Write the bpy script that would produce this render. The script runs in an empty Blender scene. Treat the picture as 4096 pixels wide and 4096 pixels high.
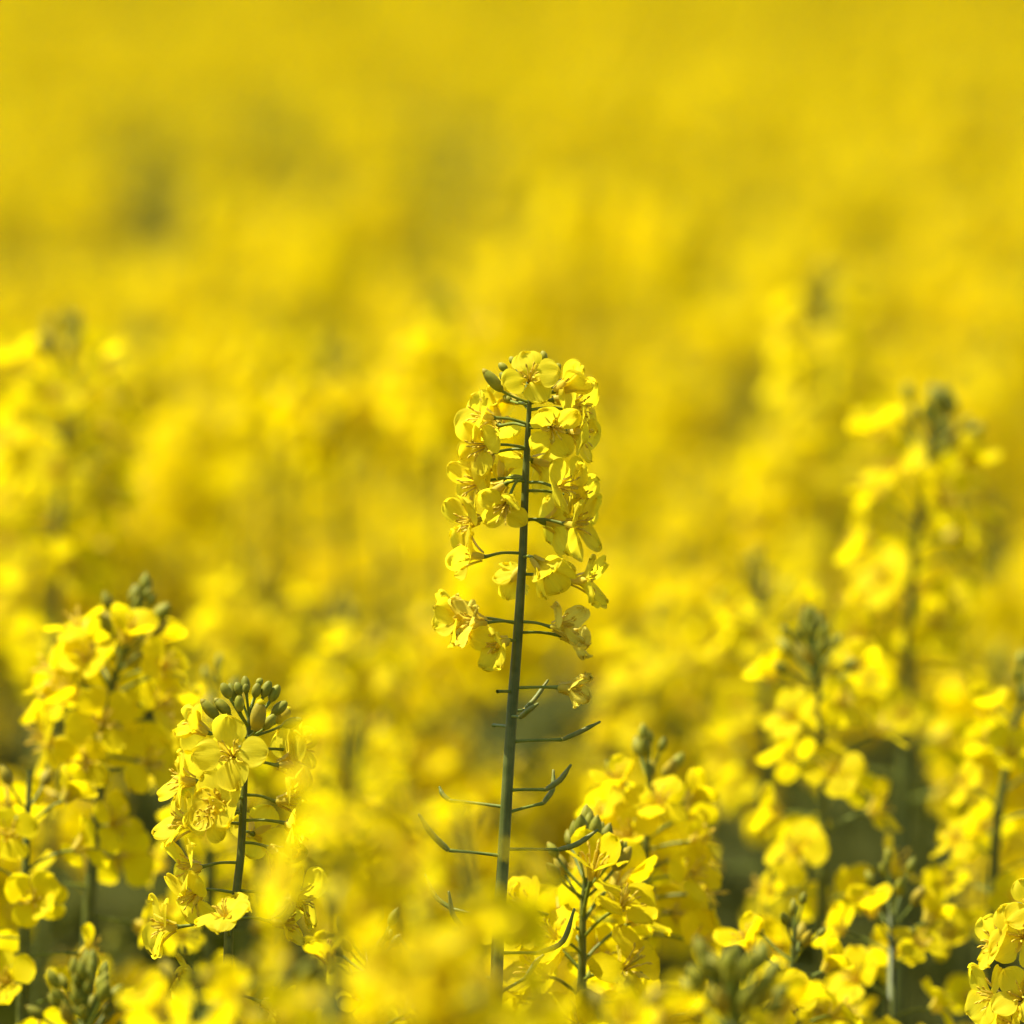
import bpy, math, random
import numpy as np
from mathutils import Vector, Matrix, Quaternion

R = math.radians
C = bpy.context.scene.collection
scn = bpy.context.scene

# ------------------------------------------------------------------ camera
FOC = 2.0            # metres to the tall raceme
K = 0.15             # picture width per metre of distance
PITCH = math.atan(572 / 1024 * K)
CAM = Vector((0, 0, 1.50))
cd = bpy.data.cameras.new('camera')
cam = bpy.data.objects.new('camera', cd)
C.objects.link(cam)
cam.location = CAM
cam.rotation_euler = (R(90) - PITCH, 0, 0)
cd.sensor_width = 24
cd.lens = 24 / K
cd.clip_start = 0.05
cd.clip_end = 3000
cd.dof.use_dof = True
cd.dof.focus_distance = FOC
cd.dof.aperture_fstop = 5.4
cd.dof.aperture_blades = 0
scn.camera = cam

# ------------------------------------------------------------------ light
SUN = Vector((-0.46, 0.09, 0.86)).normalized()       # towards the sun: high, behind the plants, a little left
w = bpy.data.worlds.new('World')
scn.world = w
w.use_nodes = True
nt = w.node_tree
sky = nt.nodes.new('ShaderNodeTexSky')
sky.sky_type = 'NISHITA'
sky.sun_disc = False
sky.sun_elevation = math.asin(SUN.z)
sky.sun_rotation = math.atan2(SUN.x, SUN.y)
bg = nt.nodes['Background']
nt.links.new(sky.outputs[0], bg.inputs[0])
bg.inputs[1].default_value = 0.095
sl = bpy.data.lights.new('sun', 'SUN')
sl.energy = 5.0
sl.angle = R(0.53)
sl.color = (1.0, 0.95, 0.86)
so = bpy.data.objects.new('sun', sl)
C.objects.link(so)
so.rotation_euler = (-SUN).to_track_quat('-Z', 'Y').to_euler()
scn.view_settings.view_transform = 'Standard'
scn.view_settings.look = 'None'
scn.view_settings.gamma = 1
scn.view_settings.exposure = 1.22
scn.view_settings.use_curve_mapping = False
scn.render.engine = 'CYCLES'
cy = scn.cycles
cy.max_bounces = 10
cy.diffuse_bounces = 6
cy.transmission_bounces = 8
cy.glossy_bounces = 2
cy.use_denoising = True
cy.sample_clamp_indirect = 8
cy.caustics_reflective = False
cy.caustics_refractive = False

# ------------------------------------------------------------------ pixel -> world (design aid: a point at a real distance)
fwd = Vector((0, math.cos(PITCH), -math.sin(PITCH)))
upv = Vector((0, math.sin(PITCH), math.cos(PITCH)))
rgt = Vector((1, 0, 0))
MPP = K * FOC / 4096      # metres per photograph pixel at the focus distance


def P(u, v, d=FOC):
    return CAM + d * (fwd + rgt * ((u - 2048) / 4096 * K) + upv * ((2048 - v) / 4096 * K))


# ------------------------------------------------------------------ materials
def mat(name):
    m = bpy.data.materials.new(name)
    m.use_nodes = True
    n = m.node_tree
    n.nodes.clear()
    out = n.nodes.new('ShaderNodeOutputMaterial')
    return m, n, out


def leafy(name, col, col2, trans, tcol, rough=0.5, spec=0.25, noise=300, vein=0.0, objvar=0.1, bump=0.3):
    """thin plant tissue: diffuse + gloss on both sides, light coming through"""
    m, n, out = mat(name)
    N, L = n.nodes.new, n.links.new
    tc = N('ShaderNodeTexCoord')
    nz = N('ShaderNodeTexNoise')
    nz.inputs['Scale'].default_value = noise
    nz.inputs['Detail'].default_value = 3
    L(tc.outputs['Object'], nz.inputs['Vector'])
    mix = N('ShaderNodeMix')
    mix.data_type = 'RGBA'
    mix.inputs['A'].default_value = (*col, 1)
    mix.inputs['B'].default_value = (*col2, 1)
    rmp = N('ShaderNodeMapRange')
    rmp.inputs['From Min'].default_value = 0.35
    rmp.inputs['From Max'].default_value = 0.65
    L(nz.outputs['Fac'], rmp.inputs['Value'])
    L(rmp.outputs[0], mix.inputs['Factor'])
    colo = mix.outputs['Result']
    hgt = nz.outputs['Fac']
    if vein:
        uv = N('ShaderNodeUVMap')
        mp = N('ShaderNodeMapping')
        mp.inputs['Scale'].default_value = (1.6, 13, 1)
        L(uv.outputs[0], mp.inputs['Vector'])
        vz = N('ShaderNodeTexNoise')
        vz.inputs['Scale'].default_value = 1.6
        vz.inputs['Detail'].default_value = 4
        vz.inputs['Roughness'].default_value = 0.65
        L(mp.outputs[0], vz.inputs['Vector'])
        mr = N('ShaderNodeMapRange')
        mr.inputs['From Min'].default_value = 0.3
        mr.inputs['From Max'].default_value = 0.7
        mr.inputs['To Min'].default_value = 1 - vein
        mr.inputs['To Max'].default_value = 1.0
        L(vz.outputs['Fac'], mr.inputs['Value'])
        mm = N('ShaderNodeMix')
        mm.data_type = 'RGBA'
        mm.blend_type = 'MULTIPLY'
        mm.inputs['Factor'].default_value = 1
        L(colo, mm.inputs['A'])
        L(mr.outputs[0], mm.inputs['B'])
        colo = mm.outputs['Result']
        hgt = vz.outputs['Fac']
    if objvar:
        oi = N('ShaderNodeObjectInfo')
        hv = N('ShaderNodeHueSaturation')
        r2 = N('ShaderNodeMapRange')
        r2.inputs['To Min'].default_value = 1 - objvar
        r2.inputs['To Max'].default_value = 1 + objvar * 0.4
        L(oi.outputs['Random'], r2.inputs['Value'])
        L(r2.outputs[0], hv.inputs['Value'])
        L(colo, hv.inputs['Color'])
        colo = hv.outputs[0]
    bp = N('ShaderNodeBump')
    bp.inputs['Strength'].default_value = bump
    bp.inputs['Distance'].default_value = 0.0004
    L(hgt, bp.inputs['Height'])
    pb = N('ShaderNodeBsdfPrincipled')
    pb.inputs['Roughness'].default_value = rough
    pb.inputs['Specular IOR Level'].default_value = spec
    L(colo, pb.inputs['Base Color'])
    L(bp.outputs[0], pb.inputs['Normal'])
    if trans:
        tr = N('ShaderNodeBsdfTranslucent')
        tm = N('ShaderNodeMix')
        tm.data_type = 'RGBA'
        tm.blend_type = 'MULTIPLY'
        tm.inputs['Factor'].default_value = 1
        L(colo, tm.inputs['A'])
        tm.inputs['B'].default_value = (*tcol, 1)
        L(tm.outputs['Result'], tr.inputs['Color'])
        L(bp.outputs[0], tr.inputs['Normal'])
        ms = N('ShaderNodeMixShader')
        ms.inputs[0].default_value = trans
        L(pb.outputs[0], ms.inputs[1])
        L(tr.outputs[0], ms.inputs[2])
        L(ms.outputs[0], out.inputs[0])
    else:
        L(pb.outputs[0], out.inputs[0])
    return m


M_PET = leafy('petal_yellow', (0.93, 0.79, 0.028), (0.91, 0.75, 0.015), 0.64, (1.0, 1.0, 0.9), 0.6, 0.08, 160, 0.10, 0.08, 0.25)
M_PETF = leafy('petal_yellow_plain', (0.90, 0.715, 0.001), (0.87, 0.66, 0.0008), 0.58, (1.0, 1.0, 0.7), 0.7, 0.015, 40, 0, 0.10, 0.0)
M_PETN = leafy('petal_deep_yellow', (0.91, 0.745, 0.006), (0.88, 0.70, 0.003), 0.60, (1.0, 1.0, 0.8), 0.6, 0.05, 160, 0.08, 0.10, 0.2)
M_WILT = leafy('petal_faded', (0.90, 0.76, 0.09), (0.88, 0.70, 0.05), 0.58, (1.0, 0.99, 0.8), 0.6, 0.1, 220, 0.15, 0.08, 0.4)
M_SEP = leafy('sepal_yellow_green', (0.66, 0.56, 0.04), (0.76, 0.57, 0.03), 0.4, (1, 0.95, 0.6), 0.5, 0.3, 400, 0, 0.1)
M_STEM = leafy('stem_green', (0.090, 0.110, 0.010), (0.140, 0.158, 0.022), 0, (1, 1, 1), 0.5, 0.22, 260, 0.35, 0.12)
M_PED = leafy('pedicel_green', (0.12, 0.155, 0.012), (0.17, 0.20, 0.02), 0.0, (1, 1, 1), 0.5, 0.2, 400, 0, 0.15)
M_BUD = leafy('bud_green', (0.22, 0.225, 0.014), (0.33, 0.295, 0.022), 0.22, (0.9, 1, 0.4), 0.55, 0.15, 350, 0, 0.2)
M_BUDY = leafy('bud_yellowing', (0.55, 0.40, 0.015), (0.33, 0.29, 0.03), 0.3, (1, 0.9, 0.4), 0.55, 0.15, 260, 0, 0.2)
M_ANT = leafy('anther_ochre', (0.56, 0.34, 0.012), (0.74, 0.54, 0.025), 0, (1, 1, 1), 0.7, 0.2, 900, 0, 0)
M_FIL = leafy('filament_yellow', (0.75, 0.58, 0.06), (0.7, 0.5, 0.05), 0.2, (1, 1, 0.6), 0.5, 0.2, 300, 0, 0)
M_POD = leafy('pod_green', (0.13, 0.155, 0.014), (0.20, 0.19, 0.03), 0.0, (1, 1, 1), 0.5, 0.2, 600, 0, 0.15)
M_LEAF = leafy('leaf_green', (0.040, 0.045, 0.005), (0.068, 0.070, 0.008), 0.3, (0.9, 1, 0.3), 0.7, 0.06, 30, 0, 0.2)
MATS_NEAR = [M_PETN, M_PED, M_SEP, M_ANT, M_FIL]
MATS_FLOWER = [M_PET, M_PED, M_SEP, M_ANT, M_FIL]        # 0 petal 1 pedicel 2 sepal 3 anther 4 filament


# ------------------------------------------------------------------ mesh builder
class MB:
    def __init__(s):
        s.v, s.f, s.m, s.uv = [], [], [], []
        s.n = 0

    def grid(s, pts, nu, nv, mi, uvs=None, wrap=False):
        b = s.n
        s.v.append(np.asarray(pts, float).reshape(-1, 3))
        s.n += nu * nv
        i = np.arange(nu - 1)[:, None]
        j = np.arange(nv if wrap else nv - 1)[None, :]
        j2 = (j + 1) % nv
        a = b + i * nv + j
        c = b + (i + 1) * nv + j2
        q = np.stack([a + 0 * j, b + i * nv + j2, c, b + (i + 1) * nv + j], -1).reshape(-1, 4)
        s.f.append(q)
        s.m.append(np.full(len(q), mi))
        if uvs is None:
            uvs = np.zeros((nu * nv, 2))
        s.uv.append(uvs.reshape(-1, 2))

    def add(s, o, M=None):
        V = np.concatenate(o.v)
        if M is not None:
            A = np.array(M)
            V = V @ A[:3, :3].T + A[:3, 3]
        F = np.concatenate(o.f) + s.n
        s.v.append(V)
        s.f.append(F)
        s.m.append(np.concatenate(o.m))
        s.uv.append(np.concatenate(o.uv))
        s.n += len(V)

    def mesh(s, name, mats):
        me = bpy.data.meshes.new(name)
        V = np.concatenate(s.v).astype(np.float32)
        F = np.concatenate(s.f).astype(np.int32)
        me.vertices.add(len(V))
        me.vertices.foreach_set('co', V.ravel())
        me.loops.add(F.size)
        me.loops.foreach_set('vertex_index', F.ravel())
        me.polygons.add(len(F))
        me.polygons.foreach_set('loop_start', np.arange(len(F), dtype=np.int32) * 4)
        me.polygons.foreach_set('loop_total', np.full(len(F), 4, dtype=np.int32))
        me.polygons.foreach_set('material_index', np.concatenate(s.m).astype(np.int32))
        me.polygons.foreach_set('use_smooth', np.ones(len(F), dtype=bool))
        UV = np.concatenate(s.uv)[F.ravel()].astype(np.float32)
        l = me.uv_layers.new(name='UVMap')
        l.data.foreach_set('uv', UV.ravel())
        for m in mats:
            me.materials.append(m)
        me.update()
        me.validate()
        return me


def tube(mb, pts, rad, mi, seg=6, cap=True):
    pts = [np.array(p, float) for p in pts]
    rad = list(rad) if hasattr(rad, '__len__') else [rad] * len(pts)
    n = len(pts)
    if cap:
        d = pts[-1] - pts[-2]
        d /= np.linalg.norm(d) + 1e-12
        pts += [pts[-1] + d * rad[-1] * 0.5, pts[-1] + d * rad[-1] * 0.8]
        rad += [rad[-1] * 0.75, rad[-1] * 0.02]
        n += 2
    out = []
    ref = None
    for i in range(n):
        t = pts[min(i + 1, n - 1)] - pts[max(i - 1, 0)]
        t /= np.linalg.norm(t) + 1e-12
        if ref is None:
            ref = np.cross(t, (0.3, 0.9, 0.2))
        ref = ref - t * np.dot(ref, t)
        ref /= np.linalg.norm(ref) + 1e-12
        bb = np.cross(t, ref)
        a = np.arange(seg) * 2 * math.pi / seg
        out.append(pts[i] + rad[i] * (np.cos(a)[:, None] * ref + np.sin(a)[:, None] * bb))
    uv = np.stack(np.meshgrid(np.linspace(0, 1, n), np.arange(seg) / seg, indexing='ij'), -1)
    mb.grid(np.array(out), n, seg, mi, uv, wrap=True)


def bez(a, b, c, n):
    t = np.linspace(0, 1, n)[:, None]
    a, b, c = (np.array(x, float) for x in (a, b, c))
    return (1 - t) ** 2 * a + 2 * t * (1 - t) * b + t * t * c


def spline(pts, n):
    """Catmull-Rom through pts, n samples"""
    p = np.array(pts, float)
    if len(p) < 3:
        return np.linspace(p[0], p[-1], n)
    q = np.vstack([2 * p[0] - p[1], p, 2 * p[-1] - p[-2]])
    seg = np.linalg.norm(np.diff(p, axis=0), axis=1)
    s = np.concatenate([[0], np.cumsum(seg)])
    out = []
    for x in np.linspace(0, s[-1], n):
        i = min(int(np.searchsorted(s, x, 'right')) - 1, len(p) - 2)
        t = (x - s[i]) / max(seg[i], 1e-9)
        a, b, c, d = q[i], q[i + 1], q[i + 2], q[i + 3]
        out.append(0.5 * (2 * b + (c - a) * t + (2 * a - 5 * b + 4 * c - d) * t * t + (3 * b - a - 3 * c + d) * t ** 3))
    return np.array(out)


def petal(mb, az, rng, length=0.0102, width=0.0078, phi0=8, phi1=85, nu=12, nv=11, ruffle=1.0, mi=0, fold=0.0):
    """obovate petal with a narrow claw, in flower space (+Z is the way the flower faces)"""
    u = 0.5 - 0.5 * np.cos(np.linspace(0, 1, nu) * math.pi * 0.97)
    u = u / u[-1]
    v = np.sin(np.linspace(-1, 1, nv) * math.pi / 2 * 0.98)
    v = v / v[-1]
    U, V = np.meshgrid(u, v, indexing='ij')
    s = np.clip((U - 0.18) / 0.42, 0, 1)
    s = s * s * (3 - 2 * s)
    wd = 0.13 + 0.87 * s
    t = np.clip((U - 0.62) / 0.38, 0, 1)
    wd = wd * np.sqrt(np.clip(1 - t ** 2.3, 0.0, 1))
    ph = [rng.uniform(0, 6.28) for _ in range(8)]
    wob = 1 + 0.05 * np.sin(5 * U + ph[0]) * ruffle
    cren = 1 + ruffle * 0.035 * np.clip(U - 0.35, 0, 1) * np.sin(V * 7 + U * 19 + ph[6])
    Y = V * wd * width / 2 * wob * cren * (1 + 0.08 * math.sin(ph[7]) * V)
    # profile curve
    phi = np.radians(phi0 + (phi1 - phi0) * (1 - np.cos(np.clip(u * 1.7, 0, 1) * math.pi)) / 2 + rng.uniform(-8, 16) * np.clip(u - 0.6, 0, 1) * 2)
    du = np.diff(u, prepend=0)
    rr = 0.0007 + np.cumsum(np.sin(phi) * du) * length
    zz = np.cumsum(np.cos(phi) * du) * length
    nx, nz = -np.cos(phi), np.sin(phi)        # upper normal
    notch = ruffle * 0.00025 * np.sin(V * rng.uniform(8, 13) + ph[5]) * np.clip(U - 0.6, 0, 1) / 0.4 - 0.0009 * np.exp(-(V / 0.22) ** 2) * np.clip(U - 0.85, 0, 1) / 0.15 * rng.uniform(0, 1.0)
    edge = np.clip((U - 0.3) / 0.7, 0, 1)
    off = (rng.uniform(-0.0010, 0.0016) * (V ** 2) * edge
           + ruffle * 0.00030 * np.sin(V * rng.uniform(4, 8) + ph[1]) * edge
           + ruffle * 0.00036 * np.sin(V * rng.uniform(9, 16) + ph[2]) * edge ** 3
           + ruffle * 0.00035 * np.sin(U * rng.uniform(5, 9) + V * 2 + ph[3]) * edge
           + fold * 0.0030 * np.abs(V) ** 1.5 * edge
           + 0.0004 * np.clip(1 - np.abs(V) * 3, 0, 1) * (1 - edge))
    X = rr[:, None] + nx[:, None] * off + notch * np.sin(phi)[:, None]
    Z = zz[:, None] + nz[:, None] * off + notch * np.cos(phi)[:, None]
    Yf = Y * (1 - 0.35 * abs(fold)) + rng.uniform(-0.0006, 0.0006) * U
    tw = rng.uniform(-0.4, 0.4) * U
    Y2 = Yf * np.cos(tw)
    Z = Z + Yf * np.sin(tw)
    ca, sa = math.cos(az), math.sin(az)
    pts = np.stack([X * ca - Y2 * sa, X * sa + Y2 * ca, Z], -1)
    mb.grid(pts, nu, nv, mi, np.stack([U + ph[4], V * 0.5 * wd + 0.5 + ph[5]], -1))


def sepal(mb, az, rng, phi=45, length=0.0062, width=0.0018, mi=2, nu=5):
    u = np.linspace(0, 1, nu)
    V = np.array([-1, 0, 1.0])
    wd = np.sin(np.clip(u * 0.85 + 0.15, 0, 1) * math.pi) ** 0.6 + 0.05
    p = np.radians(phi * 0.5 + phi * 0.6 * u)
    du = np.diff(u, prepend=0)
    rr = 0.0009 + np.cumsum(np.sin(p) * du) * length
    zz = np.cumsum(np.cos(p) * du) * length - 0.0004
    X = rr[:, None] + np.cos(p)[:, None] * 0.0006 * (1 - V ** 2)
    Y = V[None] * wd[:, None] * width / 2
    Z = zz[:, None] - np.sin(p)[:, None] * 0.0006 * (1 - V ** 2)
    X, Y, Z = np.broadcast_arrays(X, Y, Z)
    ca, sa = math.cos(az), math.sin(az)
    mb.grid(np.stack([X * ca - Y * sa, X * sa + Y * ca, Z], -1), nu, 3, mi)


def ellip(mb, c, d, ln, r, mi, seg=6, n=6, blunt=0.8):
    c = np.array(c, float)
    d = np.array(d, float)
    d /= np.linalg.norm(d)
    t = np.linspace(0, 1, n)
    rad = r * np.clip(np.sin(math.pi * np.clip(t, 0.015, 0.985) ** blunt), 0.02, 1) ** 0.65
    pts = [c + d * ln * (x) for x in t]
    tube(mb, pts, list(rad), mi, seg, cap=False)


def stamens(mb, rng, hi=True, spread=1.0):
    for k in range(6):
        a = k * math.pi / 3 + rng.uniform(-0.2, 0.2)
        L = 0.0062 * rng.uniform(0.9, 1.12) * (0.8 if k % 3 == 0 else 1)
        r1 = 0.0021 * spread * rng.uniform(0.7, 1.3)
        e = np.array([math.cos(a) * r1, math.sin(a) * r1, L])
        pts = bez((math.cos(a) * 0.0005, math.sin(a) * 0.0005, 0), (math.cos(a) * r1 * 0.6, math.sin(a) * r1 * 0.6, L * 0.5), e, 4)
        tube(mb, pts, 0.00016, 4, 4)
        ellip(mb, e - np.array((0, 0, 0.0003)), (math.cos(a) * 0.7, math.sin(a) * 0.7, 0.9), 0.0016, 0.00034, 3, 5, 5)
    tube(mb, [(0, 0, 0), (0.0001, 0, 0.003), (0.0003, 0.0001, 0.0062)], [0.0004, 0.00034, 0.00028], 2, 5)


def link(name, me, parent=None, M=None):
    o = bpy.data.objects.new(name, me)
    C.objects.link(o)
    if parent is not None:
        o.parent = parent
    if M is not None:
        o.matrix_local = M
    return o


def thing(name, loc, label, cat, group=None):
    o = bpy.data.objects.new(name, None)
    C.objects.link(o)
    o.location = loc
    o.empty_display_size = 0.05
    o['label'] = label
    o['category'] = cat
    if group:
        o['group'] = group
    return o


def frame_to(z, roll=0, at=(0, 0, 0)):
    """matrix whose +Z points along z"""
    q = Vector(z).normalized().to_track_quat('Z', 'Y')
    return Matrix.Translation(at) @ q.to_matrix().to_4x4() @ Matrix.Rotation(roll, 4, 'Z')


# ------------------------------------------------------------------ setting: ground
def ground():
    mb = MB()
    n = 120
    g = np.concatenate([-np.geomspace(1500, 1, n // 2), np.geomspace(1, 1500, n // 2)])
    X, Y = np.meshgrid(g, g, indexing='ij')
    Z = -0.02 + 0.02 * np.sin(X * 3.1) * np.sin(Y * 2.7) * (np.abs(X) < 30) + 0.032 * np.clip(Y - 22, 0, 300)
    mb.grid(np.stack([X, Y, Z], -1), n, n, 0)
    m, nn, out = mat('soil')
    N, L = nn.nodes.new, nn.links.new
    tc = N('ShaderNodeTexCoord')
    z = N('ShaderNodeTexNoise')
    z.inputs['Scale'].default_value = 9
    z.inputs['Detail'].default_value = 8
    L(tc.outputs['Object'], z.inputs['Vector'])
    cr = N('ShaderNodeValToRGB')
    cr.color_ramp.elements[0].color = (0.05, 0.038, 0.022, 1)
    cr.color_ramp.elements[1].color = (0.12, 0.10, 0.05, 1)
    L(z.outputs['Fac'], cr.inputs[0])
    b = N('ShaderNodeBsdfPrincipled')
    b.inputs['Roughness'].default_value = 0.95
    L(cr.outputs[0], b.inputs['Base Color'])
    L(b.outputs[0], out.inputs[0])
    o = link('ground', mb.mesh('ground', [m]))
    o['kind'] = 'structure'


ground()


# ------------------------------------------------------------------ whole flowers (pedicel starts at the origin and runs along +X)
def flower_mb(rng, res='mid', openness=1.0, lift=None, L=None, wilt=False):
    mb = MB()
    L = L or rng.uniform(0.012, 0.018)
    lift = rng.uniform(-0.1, 0.5) if lift is None else lift
    face = Vector((math.cos(lift), rng.uniform(-0.35, 0.35), math.sin(lift)))
    tip = Vector((L, 0, L * rng.uniform(-0.02, 0.15)))
    tube(mb, bez((0, 0, 0), (L * 0.6, 0, tip.z * 1.3 + 0.001), tip, 5 if res != 'low' else 3), [0.00045] * (5 if res != 'low' else 3), 1, 5 if res != 'low' else 3, cap=False)
    f = MB()
    roll = rng.uniform(0, 1.57)
    nu, nv = {'hi': (13, 11), 'mid': (8, 7), 'low': (5, 4)}[res]
    for k in range(4):
        p1 = (rng.uniform(68, 100) if rng.random() < 0.75 else rng.uniform(40, 130)) * (0.25 + 0.75 * openness)
        petal(f, roll + k * math.pi / 2 + rng.uniform(-0.15, 0.15), rng, length=0.0108 * rng.uniform(0.92, 1.08), width=0.0094 * rng.uniform(0.9, 1.1),
              phi0=6, phi1=p1, nu=nu, nv=nv, ruffle=1.0 if not wilt else 2.2, fold=0.0 if not wilt else rng.uniform(-0.8, 0.8))
    if res != 'low':
        for k in range(4):
            sepal(f, roll + (k + 0.5) * math.pi / 2, rng, phi=rng.uniform(30, 60) * (0.4 + 0.6 * openness))
        stamens(f, rng)
    else:
        sepal(f, roll + 0.8, rng, nu=3)
        sepal(f, roll + 3.9, rng, nu=3)
        tube(f, [(0, 0, 0), (0, 0, 0.006)], [0.0008, 0.0012], 4, 4)
    mb.add(f, frame_to(face, 0, tip))
    return mb


def bud_mb(rng, L=None, ln=None, yellow=False, seg=8):
    mb = MB()
    L = L if L is not None else rng.uniform(0.006, 0.011)
    ln = ln or rng.uniform(0.0045, 0.0060)
    pts = bez((0, 0, 0), (L * 0.55, 0, 0), (L, 0, L * 0.12), 4 if seg > 5 else 3)
    tube(mb, pts, 0.00040, 0, 5 if seg > 5 else 3, cap=False)
    d = np.array((1, 0, 0.28))
    ellip(mb, pts[-1], d, ln, 0.00140 * ln / 0.0052 * 1.0, 1, seg, 8 if seg > 5 else 5, 0.85)
    if seg > 5:      # sepal ridges and pale tip
        dn = d / np.linalg.norm(d)
        ellip(mb, pts[-1] + dn * ln * 0.86, d, ln * 0.16, 0.00045, 2, 6, 4)
    return mb


def pod_mb(rng, L=None, P_=None, seg=6):
    mb = MB()
    L = L or rng.uniform(0.012, 0.016)
    P_ = P_ or rng.uniform(0.014, 0.026)
    a = rng.uniform(0.5, 1.1)
    tube(mb, [(0, 0, 0), (L * 0.5, 0, 0.0004), (L, 0, 0.0008)], [0.0005, 0.00042, 0.00055], 0, 5 if seg > 5 else 3, cap=False)
    e = (L + P_ * math.cos(a), 0, P_ * math.sin(a))
    tube(mb, bez((L, 0, 0.0008), (L + P_ * 0.5, 0, 0.002), e, 8 if seg > 5 else 4), [0.0006, 0.0008, 0.00085, 0.00085, 0.0008, 0.0007, 0.0005, 0.0004] if seg > 5 else [0.0006, 0.0009, 0.0008, 0.0004], 1, seg)
    return mb


def leaf_mb(mb, at, az, ln, rng, mi, droop=0.6):
    nu, nv = 9, 5
    u = np.linspace(0, 1, nu)
    v = np.linspace(-1, 1, nv)
    U, V = np.meshgrid(u, v, indexing='ij')
    wd = (np.sin(np.clip(u, 0.02, 0.99) * math.pi) ** 0.7 * (0.7 + 0.3 * np.sin(u * 17 + rng.uniform(0, 6))))[:, None] * ln * 0.16
    an = 0.9 - droop * 2.2 * u
    du = 1 / (nu - 1)
    x = np.cumsum(np.cos(an)) * du * ln
    z = np.cumsum(np.sin(an)) * du * ln
    Y = V * wd
    Z = z[:, None] + np.abs(V) * wd * 0.3 + 0.006 * np.sin(9 * U + 5 * V + rng.uniform(0, 6))
    X = x[:, None] + 0 * V
    ca, sa = math.cos(az), math.sin(az)
    pts = np.stack([X * ca - Y * sa, X * sa + Y * ca, Z], -1) + np.array(at)
    mb.grid(pts, nu, nv, mi)


# libraries shared by the copies
_r = random.Random(5)
LIB_F = [flower_mb(_r, 'mid').mesh('flower', MATS_NEAR) for _ in range(16)]
LIB_FHALF = [flower_mb(_r, 'mid', 0.35, lift=0.5).mesh('flower', MATS_NEAR) for _ in range(4)]
LIB_FW = [flower_mb(_r, 'mid', 0.6, wilt=True, lift=-0.1).mesh('flower', MATS_NEAR) for _ in range(5)]
LIB_B = [bud_mb(_r).mesh('bud', [M_PED, M_BUD, M_BUDY]) for _ in range(6)]
LIB_BY = [bud_mb(_r, L=0.010, ln=0.0072).mesh('bud', [M_PED, M_BUDY, M_PET]) for _ in range(3)]
LIB_P = [pod_mb(_r).mesh('seed_pod', [M_PED, M_POD]) for _ in range(6)]


def place_matrix(pos, axis, az, elev, scale):
    """pedicel (+X) leaves the stem at azimuth az and elevation elev around the stem axis (pointing up)"""
    q = Vector((0, 0, 1)).rotation_difference(Vector(axis)).to_matrix().to_4x4()
    return Matrix.Translation(pos) @ q @ Matrix.Rotation(az, 4, 'Z') @ Matrix.Rotation(-elev, 4, 'Y') @ Matrix.Diagonal((scale, scale, scale, 1))


def raceme_layout(rng, s_len, nfl, nbud, npod, pod_len, gap=0.0, nlow=0):
    """yield (kind, distance below the apex, azimuth, elevation, scale)"""
    out = []
    az = rng.uniform(0, 6.28)
    for i in range(nbud):
        az += 2.3999
        t = i / max(nbud - 1, 1)
        out.append(('bud', 0.0005 + 0.011 * t ** 1.2, az, R(84 - 62 * t + rng.uniform(-9, 9)), rng.uniform(0.85, 1.2) * (0.78 + 0.35 * t)))
    for i in range(2):
        az += 2.3999
        out.append(('budy', 0.012 + 0.001 * i, az, R(40 + rng.uniform(-8, 8)), rng.uniform(0.85, 1.0)))
    for i in range(nfl):
        az += 2.3999
        t = (i + 0.3) / nfl
        kind = 'half' if t < 0.1 else ('wilt' if t > 0.82 and rng.random() < 0.6 else 'fl')
        out.append((kind, 0.017 + (s_len - 0.017) * t ** 1.15, az + rng.uniform(-0.25, 0.25), R(32 * (1 - t) ** 1.4 + rng.uniform(-9, 9)), rng.uniform(0.9, 1.1)))
    for i in range(nlow):
        az += 2.3999
        out.append((rng.choice(['fl', 'wilt']), s_len + 0.008 + 0.009 * i, az, R(rng.uniform(-8, 12)), rng.uniform(0.85, 1.05)))
    for i in range(npod):
        az += 2.3999
        out.append(('pod', s_len + gap + pod_len * (i + 0.5) / npod, az, R(rng.uniform(-3, 14)), rng.uniform(0.75, 1.2)))
    return out


def along(path, s):
    seg = np.linalg.norm(np.diff(path, axis=0), axis=1)
    cs = np.concatenate([[0], np.cumsum(seg)])
    s = min(s, cs[-1] - 1e-6)
    i = int(np.searchsorted(cs, s, 'right')) - 1
    t = (s - cs[i]) / seg[i]
    p = path[i] * (1 - t) + path[i + 1] * t
    a = path[max(i - 1, 0)] - path[min(i + 2, len(path) - 1)]
    return p, a / np.linalg.norm(a)


def stem_path(px, d, d2=None):
    """apex first; then straight on down to the ground"""
    d2 = d2 or d
    pts = [np.array(P(u, v, d + (d2 - d) * i / max(len(px) - 1, 1))) for i, (u, v) in enumerate(px)]
    a, b = pts[-2], pts[-1]
    dr = (b - a) / (a[2] - b[2])
    h = b[2]
    pts.append(b + dr * h * 0.3 * np.array((0.6, 0.6, 1)))
    lo = pts[-1].copy()
    lo[2] = 0
    lo[:2] += dr[:2] * h * 0.1
    pts.append(lo)
    return spline(pts, 60), lo


def stem_rad(n, path, r0=0.00075, r1=0.0022, grow=0.10):
    seg = np.linalg.norm(np.diff(path, axis=0), axis=1)
    cs = np.concatenate([[0], np.cumsum(seg)])
    return list(r0 + (r1 - r0) * np.clip(cs / grow, 0, 1) ** 0.8 + 0.0035 * np.clip((cs - grow) / 1.0, 0, 1))


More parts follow.
